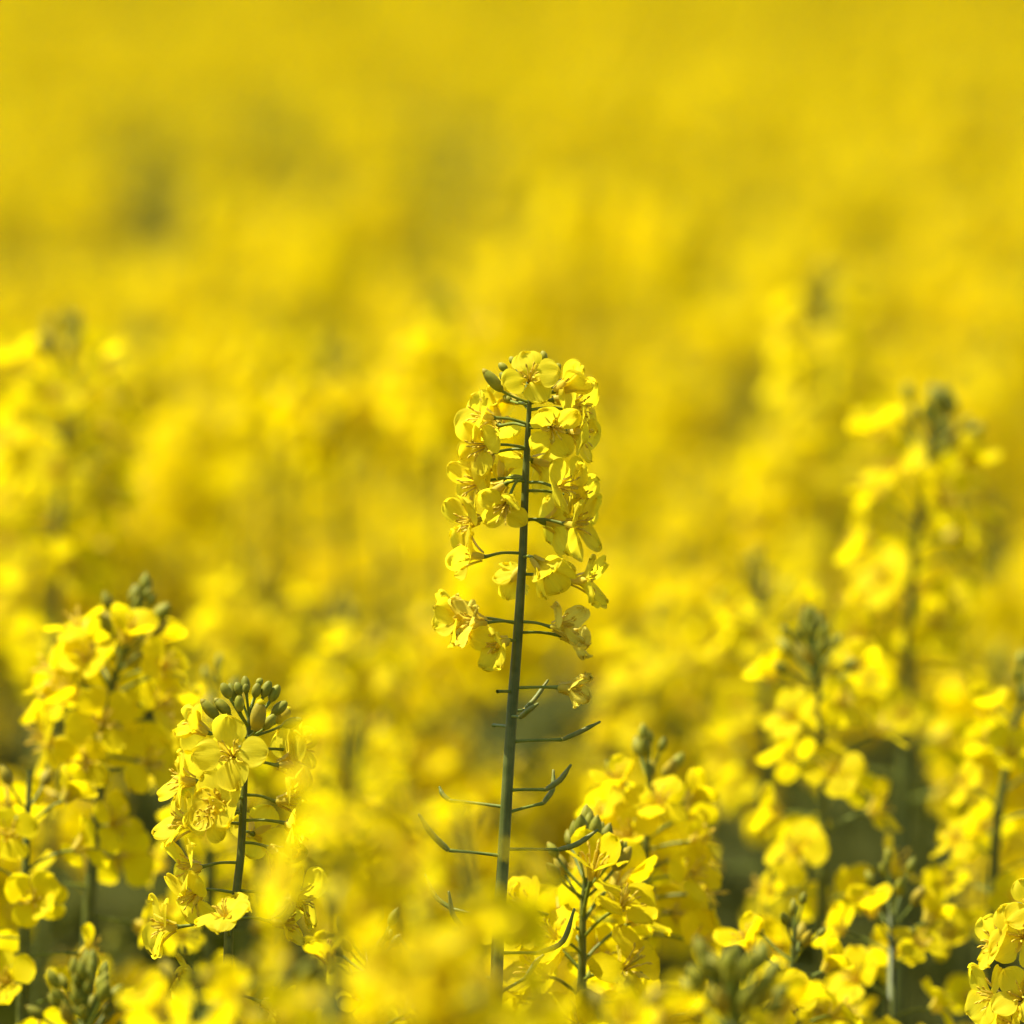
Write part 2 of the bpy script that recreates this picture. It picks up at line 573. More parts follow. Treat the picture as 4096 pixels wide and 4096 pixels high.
def near_plant(label, px, d, seed, nfl=24, nbud=14, npod=4, flen=0.075, podlen=0.08, d2=None, sc=1.0, group='rapeseed plants near the tall one', r1=0.0022, nlow=5):
    rng = random.Random(seed)
    path, foot = stem_path(px, d, d2)
    root = thing('rapeseed_plant', foot, label, 'rapeseed plant', group)
    loc = path - foot
    mb = MB()
    tube(mb, loc, stem_rad(60, loc, r1=r1), 0, 10, cap=False)
    for k in range(5):
        p, a = along(loc, 0.45 + 0.13 * k)
        leaf_mb(mb, p, rng.uniform(0, 6.28), rng.uniform(0.10, 0.18), rng, 1)
    link('stem', mb.mesh('stem', [M_STEM, M_LEAF]), root)
    for kind, s, az, el, k in raceme_layout(rng, flen, nfl, nbud, npod, podlen, nlow=nlow):
        p, a = along(loc, s)
        M = place_matrix(p, a, az, el, k * sc)
        if kind == 'bud':
            link('bud', rng.choice(LIB_B), root, M)
        elif kind == 'budy':
            link('bud', rng.choice(LIB_BY), root, M)
        elif kind == 'half':
            link('flower', rng.choice(LIB_FHALF), root, M)
        elif kind == 'wilt':
            link('flower', rng.choice(LIB_FW), root, M)
        elif kind == 'fl':
            link('flower', rng.choice(LIB_F), root, M)
        else:
            link('seed_pod', rng.choice(LIB_P), root, M)
    return root


# ------------------------------------------------------------------ the two sharp plants, flower by flower
def detailed_plant(label, cat, px, widths, flowers, buds, pods, seed, group=None):
    rng = random.Random(seed)
    path, foot = stem_path(px, FOC)
    root = thing('rapeseed_plant', foot, label, cat, group)
    loc = path - foot
    seg = np.linalg.norm(np.diff(loc, axis=0), axis=1)
    cs = np.concatenate([[0], np.cumsum(seg)])
    # finer path in the visible part
    fine_s = np.concatenate([np.linspace(0, 0.20, 60), np.linspace(0.22, cs[-1] - 0.001, 20)])
    fine = np.array([along(loc, s)[0] for s in fine_s])
    rr = np.interp(fine_s, [w[0] for w in widths], [w[1] for w in widths])
    mb = MB()
    tube(mb, fine, list(rr), 0, 14, cap=False)
    for k in range(5):
        p, a = along(loc, 0.42 + 0.13 * k)
        leaf_mb(mb, p, rng.uniform(0, 6.28), rng.uniform(0.10, 0.18), rng, 1)
    link('stem', mb.mesh('stem', [M_STEM, M_LEAF]), root)

    def pt(u, v, dz):       # dz in millimetres away from the camera
        return np.array(P(u, v, FOC) + fwd * (dz / 1000)) - foot

    def on_stem(u, v):
        q = pt(u, v, 0)
        i = int(np.argmin(np.abs(fine[:, 2] - q[2])))
        t = fine[i].copy()
        t[2] = q[2]
        return t

    for f in flowers:
        au, av, bu, bv, dz, fr, fu, ft = f[:8]
        opt = f[8] if len(f) > 8 else {}
        A = on_stem(au, av)
        B = pt(bu, bv, dz)
        face = (rgt * fr + upv * fu - fwd * ft).normalized()
        mid = (A + B) / 2 + np.array((0, 0, opt.get('arch', 0.0006)))
        pm = MB()
        st = np.array(face) * 0.0012
        pts = spline([A, mid, B - st * 0.8, B], 9)
        tube(pm, pts, [0.00055, 0.00047, 0.00045, 0.00043, 0.00043, 0.00044, 0.00048, 0.0006, 0.0009], 1, 7, cap=False)
        fo = link('flower', pm.mesh('flower', MATS_FLOWER), root)
        F = frame_to(face, 0, B)
        roll = R(opt.get('roll', rng.uniform(0, 90)))
        op = opt.get('open', 1.0)
        s = opt.get('s', 1.0)
        wilt = opt.get('wilt', 0)
        for k in range(4):
            if k >= opt.get('np', 4):
                break
            b = MB()
            ang = opt['phis'][k] if 'phis' in opt else rng.uniform(66, 98) * (0.2 + 0.8 * op)
            petal(b, roll + k * math.pi / 2 + rng.uniform(-0.14, 0.14), rng, length=0.0112 * s * rng.uniform(0.94, 1.06),
                  width=0.0102 * s * rng.uniform(0.9, 1.08), phi0=4, phi1=ang, nu=18, nv=17, ruffle=1.1 + 1.3 * wilt,
                  fold=rng.uniform(-0.8, 0.9) * wilt if wilt else rng.choice([0, 0, 0.12, 0.3]))
            bb = MB()
            bb.add(b, F)
            link('petal', bb.mesh('petal', [M_WILT if wilt > 0.7 else M_PET]), fo)
        b = MB()
        for k in range(4):
            sepal(b, roll + (k + 0.5) * math.pi / 2, rng, phi=(rng.uniform(22, 55) if op > 0.5 else rng.uniform(8, 25)), nu=8, length=0.0066 * s, width=0.0021)
        bb = MB()
        bb.add(b, F)
        link('calyx', bb.mesh('calyx', MATS_FLOWER), fo)
        b = MB()
        stamens(b, rng, spread=1.0 if op > 0.5 else 0.5)
        bb = MB()
        bb.add(b, F)
        link('stamens', bb.mesh('stamens', MATS_FLOWER), fo)

    for bd in buds:
        au, av, bu, bv, cu, cv, dz, wdt, kind = bd      # stem, bud base, bud tip (px), depth mm, width px
        A = on_stem(au, av)
        B = pt(bu, bv, dz)
        T = pt(cu, cv, dz * 1.2)
        d = T - B
        ln = np.linalg.norm(d)
        b = MB()
        tube(b, bez(A, (A + B) / 2 + (0, 0, -0.0006), B, 6), [0.0005, 0.0004, 0.0004, 0.0004, 0.0004, 0.0005], 0, 6, cap=False)
        # body: a lobed spindle, four sepals meeting in shallow seams
        n, sg = 12, 16
        dn = d / ln
        ref = np.cross(dn, (0.2, 1, 0.1))
        ref /= np.linalg.norm(ref)
        b2 = np.cross(dn, ref)
        a = np.arange(sg) * 2 * math.pi / sg
        t = np.linspace(0.0, 1, n)
        prof = np.clip(np.sin(math.pi * np.clip(t, 0.02, 0.985) ** 0.92), 0, 1) ** 0.42
        lob = 1 - 0.09 * np.abs(np.cos(2 * a + rng.uniform(0, 3))) ** 6
        rad = wdt * MPP * 0.54 * prof[:, None] * lob[None, :]
        pts = B + dn * ln * t[:, None, None] + rad[..., None] * (np.cos(a)[:, None] * ref + np.sin(a)[:, None] * b2)
        b.grid(pts, n, sg, 1, wrap=True)
        if kind > 0:
            ellip(b, B + dn * ln * 0.80, dn, ln * 0.28, wdt * MPP * 0.30, 2, 8, 6)
        link('bud', b.mesh('bud', [M_PED, (M_BUD, M_BUD, M_BUDY)[kind], M_BUDY if kind < 2 else M_PET]), root)

    for pd in pods:
        pxs, rad = pd[0], pd[1]        # [(u,v,dz)...] first on the stem, second the joint, rest the pod
        A = on_stem(*pxs[0][:2])
        J = pt(*pxs[1])
        b = MB()
        tube(b, bez(A, (A + J) / 2 + (0, 0, 0.0003), J, 6), [0.0006, 0.0005, 0.00045, 0.00045, 0.00046, 0.0006], 0, 7, cap=False)
        if len(pxs) > 2:
            q = spline([J] + [pt(*x) for x in pxs[2:]], 12)
            pr = [rad * x for x in (0.7, 0.95, 1, 1.03, 0.98, 1.03, 0.97, 1.0, 0.9, 0.7, 0.55, 0.5)]
            tube(b, q, pr, 1, 8)
            ellip(b, J - (0.0002, 0, 0.0002), (0.3, 0.1, 1), 0.0009, 0.0006, 2, 6, 5)
        link('seed_pod' if len(pxs) > 2 else 'pedicel', b.mesh('seed_pod', [M_PED, M_POD, M_FIL]), root)
    return root


def z1(x, y):
    return (1700 + x * 0.4141, 1350 + y * 0.4141)


def z2(x, y):
    return (1700 + x * 0.4141, 2050 + y * 0.4141)


def z3(x, y):
    return (1600 + x * 0.4141, 2700 + y * 0.4141)


def z4(x, y):
    return (500 + x * 0.4658, 2650 + y * 0.4658)


def z5(x, y):
    return (x * 0.7764, 3200 + y * 0.7764)


def z6(x, y):
    return (1500 + x * 0.7246, 3200 + y * 0.7246)


def FL(z, ax, ay, bx, by, dz, fr, fu, ft, **o):
    return (*z(ax, ay), *z(bx, by), dz, fr, fu, ft, o)


hero_px = [(2119, 1590), (2116, 1640), (2104, 1805), (2102, 1930), (2095, 2137), (2085, 2340), (2075, 2505), (2060, 2640),
           (2048, 2837), (2039, 3031), (2026, 3197), (2016, 3400), (1996, 3700), (1980, 4100)]
hero_w = [(0, 0.00062), (0.006, 0.00075), (0.015, 0.00095), (0.025, 0.00108), (0.04, 0.00118), (0.055, 0.0013), (0.068, 0.00145), (0.085, 0.0016), (0.12, 0.0017), (0.2, 0.0020), (1.2, 0.006)]
hero_f = [
    FL(z1, 1010, 600, 1010, 425, -4, 0.0, 0.42, 0.90, roll=14, s=0.93, phis=[78, 92, 70, 98]),
    FL(z1, 1040, 605, 1265, 515, -3, 0.85, 0.45, 0.15, open=0.15, roll=20),
    FL(z1, 1030, 640, 1250, 600, 8, 0.9, 0.1, -0.3, open=0.35, roll=10, s=0.9),
    FL(z1, 1025, 700, 1400, 690, 3, 0.75, 0.15, 0.62, roll=50, s=1.05),
    FL(z1, 1025, 830, 1225, 865, -7, 0.15, -0.25, 0.85, roll=38, s=0.86, phis=[88, 76, 92, 84]),
    FL(z1, 1025, 870, 1390, 915, -4, 0.9, -0.25, 0.1, roll=15, phis=[60, 95, 70, 50], s=0.95),
    FL(z1, 985, 700, 885, 610, 10, -0.7, 0.4, -0.5, open=0.3, roll=10, s=0.8),
    FL(z1, 965, 840, 640, 775, -2, -0.93, 0.12, 0.25, roll=40, phis=[85, 100, 45, 80]),
    FL(z1, 965, 860, 712, 835, 10, -0.35, 0.45, -0.75, roll=45, s=1.0),
    FL(z1, 955, 1070, 600, 1045, -5, -0.62, -0.1, 0.62, roll=30, s=0.9, phis=[90, 70, 96, 75]),
    FL(z1, 950, 1075, 640, 1130, 3, -0.6, -0.5, 0.4, roll=10, s=0.95, open=0.8),
    FL(z1, 935, 1355, 735, 1355, 12, 0.1, 0.8, -0.55, roll=45, s=1.0),
    FL(z1, 930, 1360, 545, 1400, 2, -0.88, -0.30, 0.35, roll=25, phis=[95, 60, 88, 70]),
    FL(z1, 935, 1390, 790, 1600, -7, -0.25, -0.45, 0.8, roll=45, s=0.78, arch=0.003, phis=[70, 95, 60, 90]),
    FL(z1, 930, 1390, 770, 1420, 8, -0.6, -0.5, -0.4, roll=40, s=0.9),
    FL(z1, 925, 1680, 515, 1760, -1, -0.90, -0.12, 0.35, roll=45, phis=[80, 60, 92, 70], s=1.05),
    FL(z1, 1005, 1150, 1040, 1190, 11, 0.8, -0.35, -0.45, roll=35),
    FL(z1, 1005, 1400, 1260, 1440, -4, 0.72, -0.05, 0.55, roll=42, s=1.02, phis=[85, 95, 70, 96]),
    FL(z1, 1005, 1480, 1400, 1530, 4, 0.85, -0.15, 0.45, roll=30, s=1.0),
    FL(z1, 1000, 1755, 1370, 1800, -4, 0.93, -0.05, 0.30, roll=45, phis=[70, 84, 96, 60], s=1.12),
    FL(z1, 1000, 1770, 1160, 1790, 12, 0.75, 0.05, -0.62, roll=45, s=1.05),
    FL(z2, 900, 395, 545, 425, 0, -0.93, 0.15, 0.2, roll=45, phis=[75, 60, 80, 30], s=1.05),
    FL(z2, 920, 520, 930, 560, 12, -0.45, -0.55, -0.65, roll=20, s=0.85, open=0.5),
    FL(z2, 940, 430, 1050, 450, -7, 0.62, -0.60, 0.5, roll=45, open=0.22, wilt=0.35, s=1.1),
    FL(z2, 985, 595, 1415, 655, 0, 0.97, -0.08, 0.1, roll=35, phis=[50, 68, 62, 40], wilt=0.35, s=1.08),
    FL(z2, 860, 1065, 575, 1060, 0, -0.93, 0.1, 0.35, roll=30, phis=[70, 45, 80, 60], wilt=0.8, s=1.05, arch=0.0004),
    FL(z2, 860, 1075, 420, 1010, 5, -0.95, 0.05, 0.1, roll=45, phis=[30, 60, 35, 85], s=1.05, arch=0.0004),
    FL(z2, 865, 1235, 790, 1235, -5, -0.78, -0.28, 0.5, roll=50, open=0.45, wilt=0.5, s=1.0, arch=0.0),
    FL(z2, 950, 1055, 1240, 1100, -3, 0.93, 0.05, 0.32, roll=45, phis=[60, 85, 50, 60], wilt=1.0, s=0.92, arch=0.0004),
    FL(z2, 950, 1160, 1315, 1185, 7, 0.9, 0.05, -0.3, roll=20, phis=[62, 50, 70, 50], wilt=0.8, s=0.95, arch=0.0004),
    FL(z2, 905, 1695, 1305, 1690, -2, 0.95, -0.1, 0.25, roll=45, open=0.32, wilt=1.0, s=0.85, arch=0.0002),
]


def BD(z, ax, ay, bx, by, cx, cy, dz, wd, kind=0):
    k = 0.4141 if z in (z1, z2) else 0.4658
    return (*z(ax, ay), *z(bx, by), *z(cx, cy), dz, wd * k, kind)


hero_b = [
    BD(z1, 985, 630, 745, 520, 570, 320, -3, 105, 1),
    BD(z1, 1000, 560, 830, 440, 725, 340, 2, 90),
    BD(z1, 1000, 540, 790, 320, 715, 245, 4, 72),
    BD(z1, 1005, 530, 860, 250, 825, 180, 6, 62),
    BD(z1, 1005, 530, 935, 250, 960, 135, 5, 50),
    BD(z1, 1008, 530, 965, 235, 1005, 125, 7, 55),
    BD(z1, 1012, 540, 1160, 215, 1135, 125, 5, 65),
    BD(z1, 1012, 540, 1190, 290, 1200, 205, 3, 62),
    BD(z1, 1015, 550, 1260, 330, 1300, 250, 2, 72),
    BD(z1, 1035, 575, 1240, 475, 1370, 410, 2, 80),
    BD(z1, 1005, 540, 1060, 260, 1075, 190, 9, 60),
    BD(z1, 985, 640, 830, 610, 760, 560, 9, 70, 1),
]


def PD(z, pts, r=0.00085):
    return ([(*z(x, y), dz) for x, y, dz in pts], r)


hero_p = [
    PD(z3, [(1120, 400, 0), (1165, 400, -9), (1240, 330, -12), (1330, 265, -14)], 0.00085),
    PD(z3, [(1130, 360, 0), (1200, 345, 5), (1310, 230, 8), (1430, 60, 11)], 0.0007),
    PD(z3, [(1120, 645, 0), (1570, 625, 0), (1750, 545, 1), (1932, 455, 2)], 0.00072),
    PD(z3, [(1085, 1115, 0), (1410, 1105, -2), (1545, 1010, -3), (1648, 865, -4)], 0.00082),
    PD(z3, [(1075, 1335, 0), (1385, 1245, 4), (1475, 1110, 6), (1483, 930, 8)], 0.00078),
    PD(z3, [(1055, 1685, 0), (1530, 1690, 1), (1710, 1635, 1), (1910, 1500, 2)], 0.00082),
    PD(z3, [(1000, 1750, 0), (470, 1695, 0), (310, 1540, 0), (185, 1350, 0)], 0.00095),
    PD(z3, [(1000, 505, 0), (900, 495, 8)], 0.0006),
    PD(z3, [(965, 1280, 0), (480, 1220, 4), (410, 1160, 5), (380, 1090, 6)], 0.0007),
    PD(z3, [(1030, 165, 0), (940, 155, -5)], 0.0006),
    PD(z6, [(655, 695, 0), (490, 710, -1), (430, 630, -1), (408, 505, -2)], 0.0008),
    PD(z6, [(648, 665, 0), (420, 610, 8), (330, 540, 10), (275, 425, 12)], 0.0007),
    PD(z6, [(645, 990, 0), (340, 955, 0), (230, 880, 0), (132, 755, 0)], 0.00085),
    PD(z6, [(700, 845, 0), (900, 845, -1), (1035, 780, -1), (1100, 600, -2)], 0.0008),
    PD(z6, [(690, 1080, 0), (830, 990, 3), (890, 900, 4), (930, 860, 4)], 0.0008),
]
detailed_plant('tallest rapeseed plant, in sharp focus, its dark stem with pods rising above the whole field', 'rapeseed plant',
               hero_px, hero_w, hero_f, hero_b, hero_p, 11)

p2_px = [z4(1075, 385), z4(1062, 560), z4(1042, 760), z4(1027, 1000), z4(1010, 1300), z4(998, 1600), z4(975, 1932), z5(1185, 750), z5(1165, 1150)]
p2_w = [(0, 0.0005), (0.006, 0.0007), (0.02, 0.0009), (0.03, 0.0011), (0.045, 0.0012), (0.065, 0.00135), (0.09, 0.0015), (0.2, 0.0020), (1.2, 0.006)]
p2_f = [
    FL(z4, 1045, 640, 705, 595, -3, -0.85, 0.5, 0.1, open=0.4, roll=30, s=0.85),
    FL(z4, 1040, 700, 940, 800, -11, -0.15, 0.35, 0.85, roll=8, s=1.12, phis=[94, 78, 88, 100]),
    FL(z4, 1035, 720, 750, 800, 5, -0.4, 0.15, -0.9, roll=45, s=1.15, phis=[84, 92, 88, 90]),
    FL(z4, 1040, 775, 1420, 750, 5, 0.75, 0.2, 0.2, roll=20, s=0.8),
    FL(z4, 1035, 870, 1320, 878, 0, 0.85, 0.1, -0.45, roll=45, s=1.1, phis=[95, 85, 95, 60]),
    FL(z4, 1025, 1020, 590, 1018, 0, -0.95, 0.12, 0.2, roll=45, s=1.05, phis=[60, 85, 40, 78]),
    FL(z4, 1015, 1165, 850, 1190, -9, -0.45, 0.1, 0.85, roll=40, s=1.05),
    FL(z4, 1012, 1135, 1320, 1190, -2, 0.93, 0.1, 0.25, roll=45, s=1.15, phis=[60, 80, 75, 40]),
    FL(z4, 1010, 1385, 590, 1400, 0, -0.9, 0.2, 0.2, roll=45, s=1.05, phis=[85, 80, 30, 60]),
    FL(z4, 1010, 1300, 780, 1290, -8, -0.5, -0.1, 0.85, roll=30, s=0.85),
    FL(z4, 1005, 1470, 1090, 1480, 7, 0.3, 0.1, -0.9, roll=20, s=0.9),
    FL(z4, 1008, 1355, 1400, 1385, -2, 0.8, -0.3, 0.4, roll=25, s=1.15),
    FL(z4, 1000, 1545, 1245, 1595, -2, 0.8, -0.5, 0.2, roll=25, s=0.9, open=0.6),
    FL(z4, 955, 1720, 640, 1755, -1, -0.9, -0.05, 0.35, roll=45, s=1.1, phis=[90, 70, 95, 60]),
    FL(z5, 1195, 480, 1035, 470, -1, -0.6, -0.5, 0.5, roll=45, s=1.1),
    FL(z5, 1190, 645, 900, 655, 0, -0.93, -0.02, 0.3, roll=45, s=1.15, phis=[80, 88, 84, 60]),
    FL(z5, 1230, 465, 1500, 515, 2, 0.8, 0.1, 0.3, roll=35, s=1.15),
    FL(z5, 1215, 610, 1410, 625, 0, 0.9, 0.05, 0.2, roll=45, s=1.0, open=0.6),
    FL(z5, 1180, 700, 1190, 610, -20, -0.3, 0.75, 0.35, roll=25, s=1.0, wilt=0.3),
    FL(z5, 1160, 905, 1050, 930, 2, -0.9, 0, 0.2, roll=35, s=0.9, wilt=0.6, open=0.5),
    FL(z5, 1160, 1000, 1360, 1045, 0, 0.9, -0.3, 0.2, roll=35, s=1.0),
]
p2_b = [
    BD(z4, 1055, 560, 905, 305, 835, 175, -2, 85), BD(z4, 1055, 570, 945, 330, 895, 180, 2, 75), BD(z4, 1062, 500, 990, 280, 955, 170, 1, 75),
    BD(z4, 1065, 480, 1040, 260, 1022, 120, 4, 72), BD(z4, 1066, 470, 1045, 265, 1042, 178, -3, 58), BD(z4, 1075, 400, 1135, 200, 1165, 140, 4, 62),
    BD(z4, 1072, 420, 1115, 300, 1145, 175, -1, 80), BD(z4, 1066, 560, 1185, 295, 1245, 160, 0, 85), BD(z4, 1064, 560, 1245, 335, 1320, 195, 1, 85),
    BD(z4, 1055, 540, 995, 415, 985, 278, -6, 80), BD(z4, 1050, 600, 900, 445, 780, 315, -1, 92, 1), BD(z4, 1045, 640, 800, 480, 665, 325, -2, 100, 1),
    BD(z4, 1055, 610, 1265, 445, 1390, 338, 0, 90), BD(z4, 1055, 640, 1195, 570, 1290, 445, -3, 88), BD(z4, 1052, 645, 1350, 545, 1520, 490, 1, 85),
    BD(z4, 1055, 640, 1130, 580, 1175, 325, -7, 135, 2), BD(z4, 1055, 630, 1290, 520, 1410, 400, 5, 110, 2),
]
detailed_plant('sharp shorter rapeseed plant with a crown of upright green buds', 'rapeseed plant',
               p2_px, p2_w, p2_f, p2_b, [], 23)

# right edge, sharp
p3_px = [(4170, 3480), (4165, 3620), (4160, 3800), (4150, 4100)]
p3_f = [
    (4165, 3700, 4090, 3745, -4, -0.3, 0.2, 0.9, dict(roll=40, s=1.1)),
    (4165, 3720, 4010, 3780, 0, -0.85, 0.25, 0.3, dict(roll=45, s=1.0)),
    (4165, 3850, 4085, 3990, -6, -0.2, 0.4, 0.85, dict(roll=40, s=0.95)),
    (4160, 3900, 4000, 3990, 2, -0.8, 0.1, 0.3, dict(roll=45, s=1.1)),
    (4165, 3600, 4140, 3640, -5, -0.1, 0.5, 0.8, dict(roll=30)),
    (4165, 3620, 4230, 3640, 2, 0.8, 0.3, 0.3, dict(roll=30)),
    (4165, 3800, 4250, 3840, 2, 0.9, 0.1, 0.1, dict(roll=30)),
    (4160, 4000, 4240, 4040, -2, 0.9, 0.1, 0.3, dict(roll=10)),
    (4160, 4050, 4060, 4100, -2, -0.7, 0.1, 0.6, dict(roll=10)),
]
p3_b = [(4168, 3600, 4090, 3640, 4065, 3615, 2, 36, 1), (4168, 3560, 4130, 3500, 4110, 3440, 2, 36, 0), (4168, 3550, 4190, 3480, 4200, 3420, 0, 36, 0), (4168, 3550, 4220, 3510, 4250, 3460, 0, 36, 0)]
detailed_plant('rapeseed plant with sharp petals cut off by the right edge near the bottom corner', 'rapeseed plant',
               p3_px, p2_w, p3_f, p3_b, [], 31)

# ------------------------------------------------------------------ plants around them, a little out of focus
near_plant('rapeseed plant with wide drooping blossom head and splayed buds, beside the sharp budding plant',
           [(545, 2480), (480, 2640), (425, 2850), (395, 3200), (345, 3900)], FOC * 1.085, 41, nfl=20, nbud=12, npod=0, flen=0.052, sc=1.15)
near_plant('full rapeseed head with flowers in two columns, right of the tall stem',
           [(2600, 3060), (2590, 3250), (2580, 3500), (2560, 4096)], FOC * 1.07, 42, nfl=20, nbud=7, npod=0, flen=0.055, sc=1.1)
near_plant('rapeseed plant before the foot of the tall stem, pale bud cluster over loose flowers',
           [(2350, 3440), (2335, 3600), (2325, 4096)], FOC * 1.025, 43, nfl=20, nbud=16, npod=0, flen=0.07, sc=1.25)
near_plant('slender rapeseed plant with dark ball of buds and gappy flowers down a curved stem',
           [(3250, 2600), (3240, 2700), (3290, 2900), (3292, 3300), (3285, 4096)], FOC * 1.12, 44, nfl=20, nbud=18, npod=0, flen=0.11, sc=1.1)
near_plant('tall blurred rapeseed plant with a dark bud tuft, above the slender one',
           [(3740, 1720), (3700, 1900), (3650, 2300), (3620, 3000)], FOC * 1.22, 45, nfl=18, nbud=20, npod=0, flen=0.09, sc=1.3)
near_plant('tall blurred rapeseed plant with a bright left flank, the highest on the right half',
           [(3300, 1200), (3310, 1500), (3320, 2000), (3300, 2600)], FOC * 1.55, 46, nfl=22, nbud=10, npod=0, flen=0.09, sc=1.35)
near_plant('blurred rapeseed plant with a pale double head at the left edge, halfway up',
           [(270, 1400), (265, 1600), (240, 2000), (220, 2600)], FOC * 1.30, 47, nfl=22, nbud=8, npod=0, flen=0.09, sc=1.3)
near_plant('rapeseed plant with a leaning dark stem at the right edge, below the tuft',
           [(4096, 2750), (4060, 2900), (3990, 3300), (3960, 4000)], FOC * 1.12, 48, nfl=14, nbud=6, npod=2, flen=0.09)
near_plant('low rapeseed plant, small olive bud cluster between budding plant and foot of tall stem',
           [(1475, 3780), (1478, 3900), (1470, 4196)], FOC * 1.03, 49, nfl=14, nbud=20, npod=0, flen=0.07, sc=0.95)
near_plant('low rapeseed plant whose broad cluster of grey-green buds fills the bottom left corner',
           [(330, 4060), (340, 4196), (345, 4500)], FOC * 0.945, 50, nfl=12, nbud=34, npod=0, flen=0.05, sc=1.05)
near_plant('low rapeseed plant with blurred green buds along the bottom edge, right of centre',
           [(2930, 4120), (2930, 4250), (2925, 4500)], FOC * 0.90, 51, nfl=14, nbud=30, npod=0, flen=0.05, sc=1.25)
near_plant('rapeseed plant with a few loose open flowers at the left edge, under the wide head',
           [(120, 3080), (110, 3300), (90, 4096)], FOC * 1.06, 52, nfl=12, nbud=0, npod=0, flen=0.08)
near_plant('low rapeseed plant with knobbly flowers left of the leaning stem',
           [(3560, 3560), (3570, 3800), (3560, 4200)], FOC * 1.08, 53, nfl=14, nbud=8, npod=0, flen=0.09)
near_plant('low rapeseed plant with crowded flowers under the slender plant, beside the bottom edge buds',
           [(3180, 3700), (3170, 3900), (3160, 4300)], FOC * 1.05, 54, nfl=14, nbud=6, npod=0, flen=0.08)
near_plant('rapeseed plant with a short head peeking between the wide head and the sharp budding plant',
           [(860, 2760), (850, 3000), (840, 3600)], FOC * 1.12, 55, nfl=16, nbud=6, npod=0, flen=0.09)
near_plant('blurred rapeseed plant behind the wide drooping head, filling the gap above the green crown',
           [(1000, 2330), (1010, 2600), (1000, 3200)], FOC * 1.42, 56, nfl=26, nbud=4, npod=0, flen=0.09, sc=1.2)
near_plant('blurred rapeseed plant midway between the budding plant and the tall stem',
           [(1420, 2520), (1410, 2800), (1420, 3400)], FOC * 1.33, 57, nfl=26, nbud=4, npod=0, flen=0.09, sc=1.1)
near_plant('blurred rapeseed plant just right of the wilted lowest bloom of the tall stem',
           [(2620, 2500), (2600, 2800), (2590, 3400)], FOC * 1.36, 58, nfl=26, nbud=4, npod=0, flen=0.09, sc=1.1)
near_plant('small rapeseed plant with a dark bud tip above and left of the slender plant',
           [(3040, 2330), (3060, 2600), (3060, 3300)], FOC * 1.26, 59, nfl=16, nbud=10, npod=0, flen=0.08, sc=1.0)
# in front of the focus: soft yellow blobs
near_plant('strongly blurred foreground rapeseed head covering the right side of the sharp budding plant',
           [(1440, 2820), (1410, 3100), (1350, 3700), (1340, 4096)], FOC * 0.79, 61, nfl=18, nbud=0, npod=0, flen=0.070, sc=0.8, group='foreground rapeseed heads')
near_plant('blurred foreground rapeseed head hiding the lower stem of the budding plant',
           [(1130, 3820), (1120, 4000), (1110, 4400)], FOC * 0.84, 62, nfl=18, nbud=2, npod=0, flen=0.08, group='foreground rapeseed heads')
near_plant('blurred foreground rapeseed bloom, a narrow soft cone left of the tall stem foot',
           [(1690, 3570), (1700, 3900), (1710, 4400)], FOC * 0.78, 63, nfl=22, nbud=0, npod=0, flen=0.06, sc=0.8, group='foreground rapeseed heads')
near_plant('blurred foreground rapeseed head veiling the lower part of the tall stem',
           [(1840, 3200), (1870, 3360), (1890, 3700), (1900, 4196)], FOC * 0.80, 64, nfl=8, nbud=0, npod=0, flen=0.045, sc=0.9, group='foreground rapeseed heads')
near_plant('blurred foreground rapeseed head on the bottom edge, at the tall stem foot',
           [(1900, 4020), (1910, 4200), (1910, 4500)], FOC * 0.78, 65, nfl=16, nbud=0, npod=0, flen=0.05, group='foreground rapeseed heads')
near_plant('blurred foreground rapeseed head at the bottom edge under the pale bud cluster',
           [(2480, 4090), (2480, 4200), (2420, 4500)], FOC * 0.86, 66, nfl=14, nbud=2, npod=0, flen=0.05, group='foreground rapeseed heads')
near_plant('blurred foreground rapeseed head on the bottom edge, beside the corner buds',
           [(780, 3870), (790, 4100), (790, 4500)], FOC * 0.88, 67, nfl=16, nbud=3, npod=0, flen=0.06, group='foreground rapeseed heads')


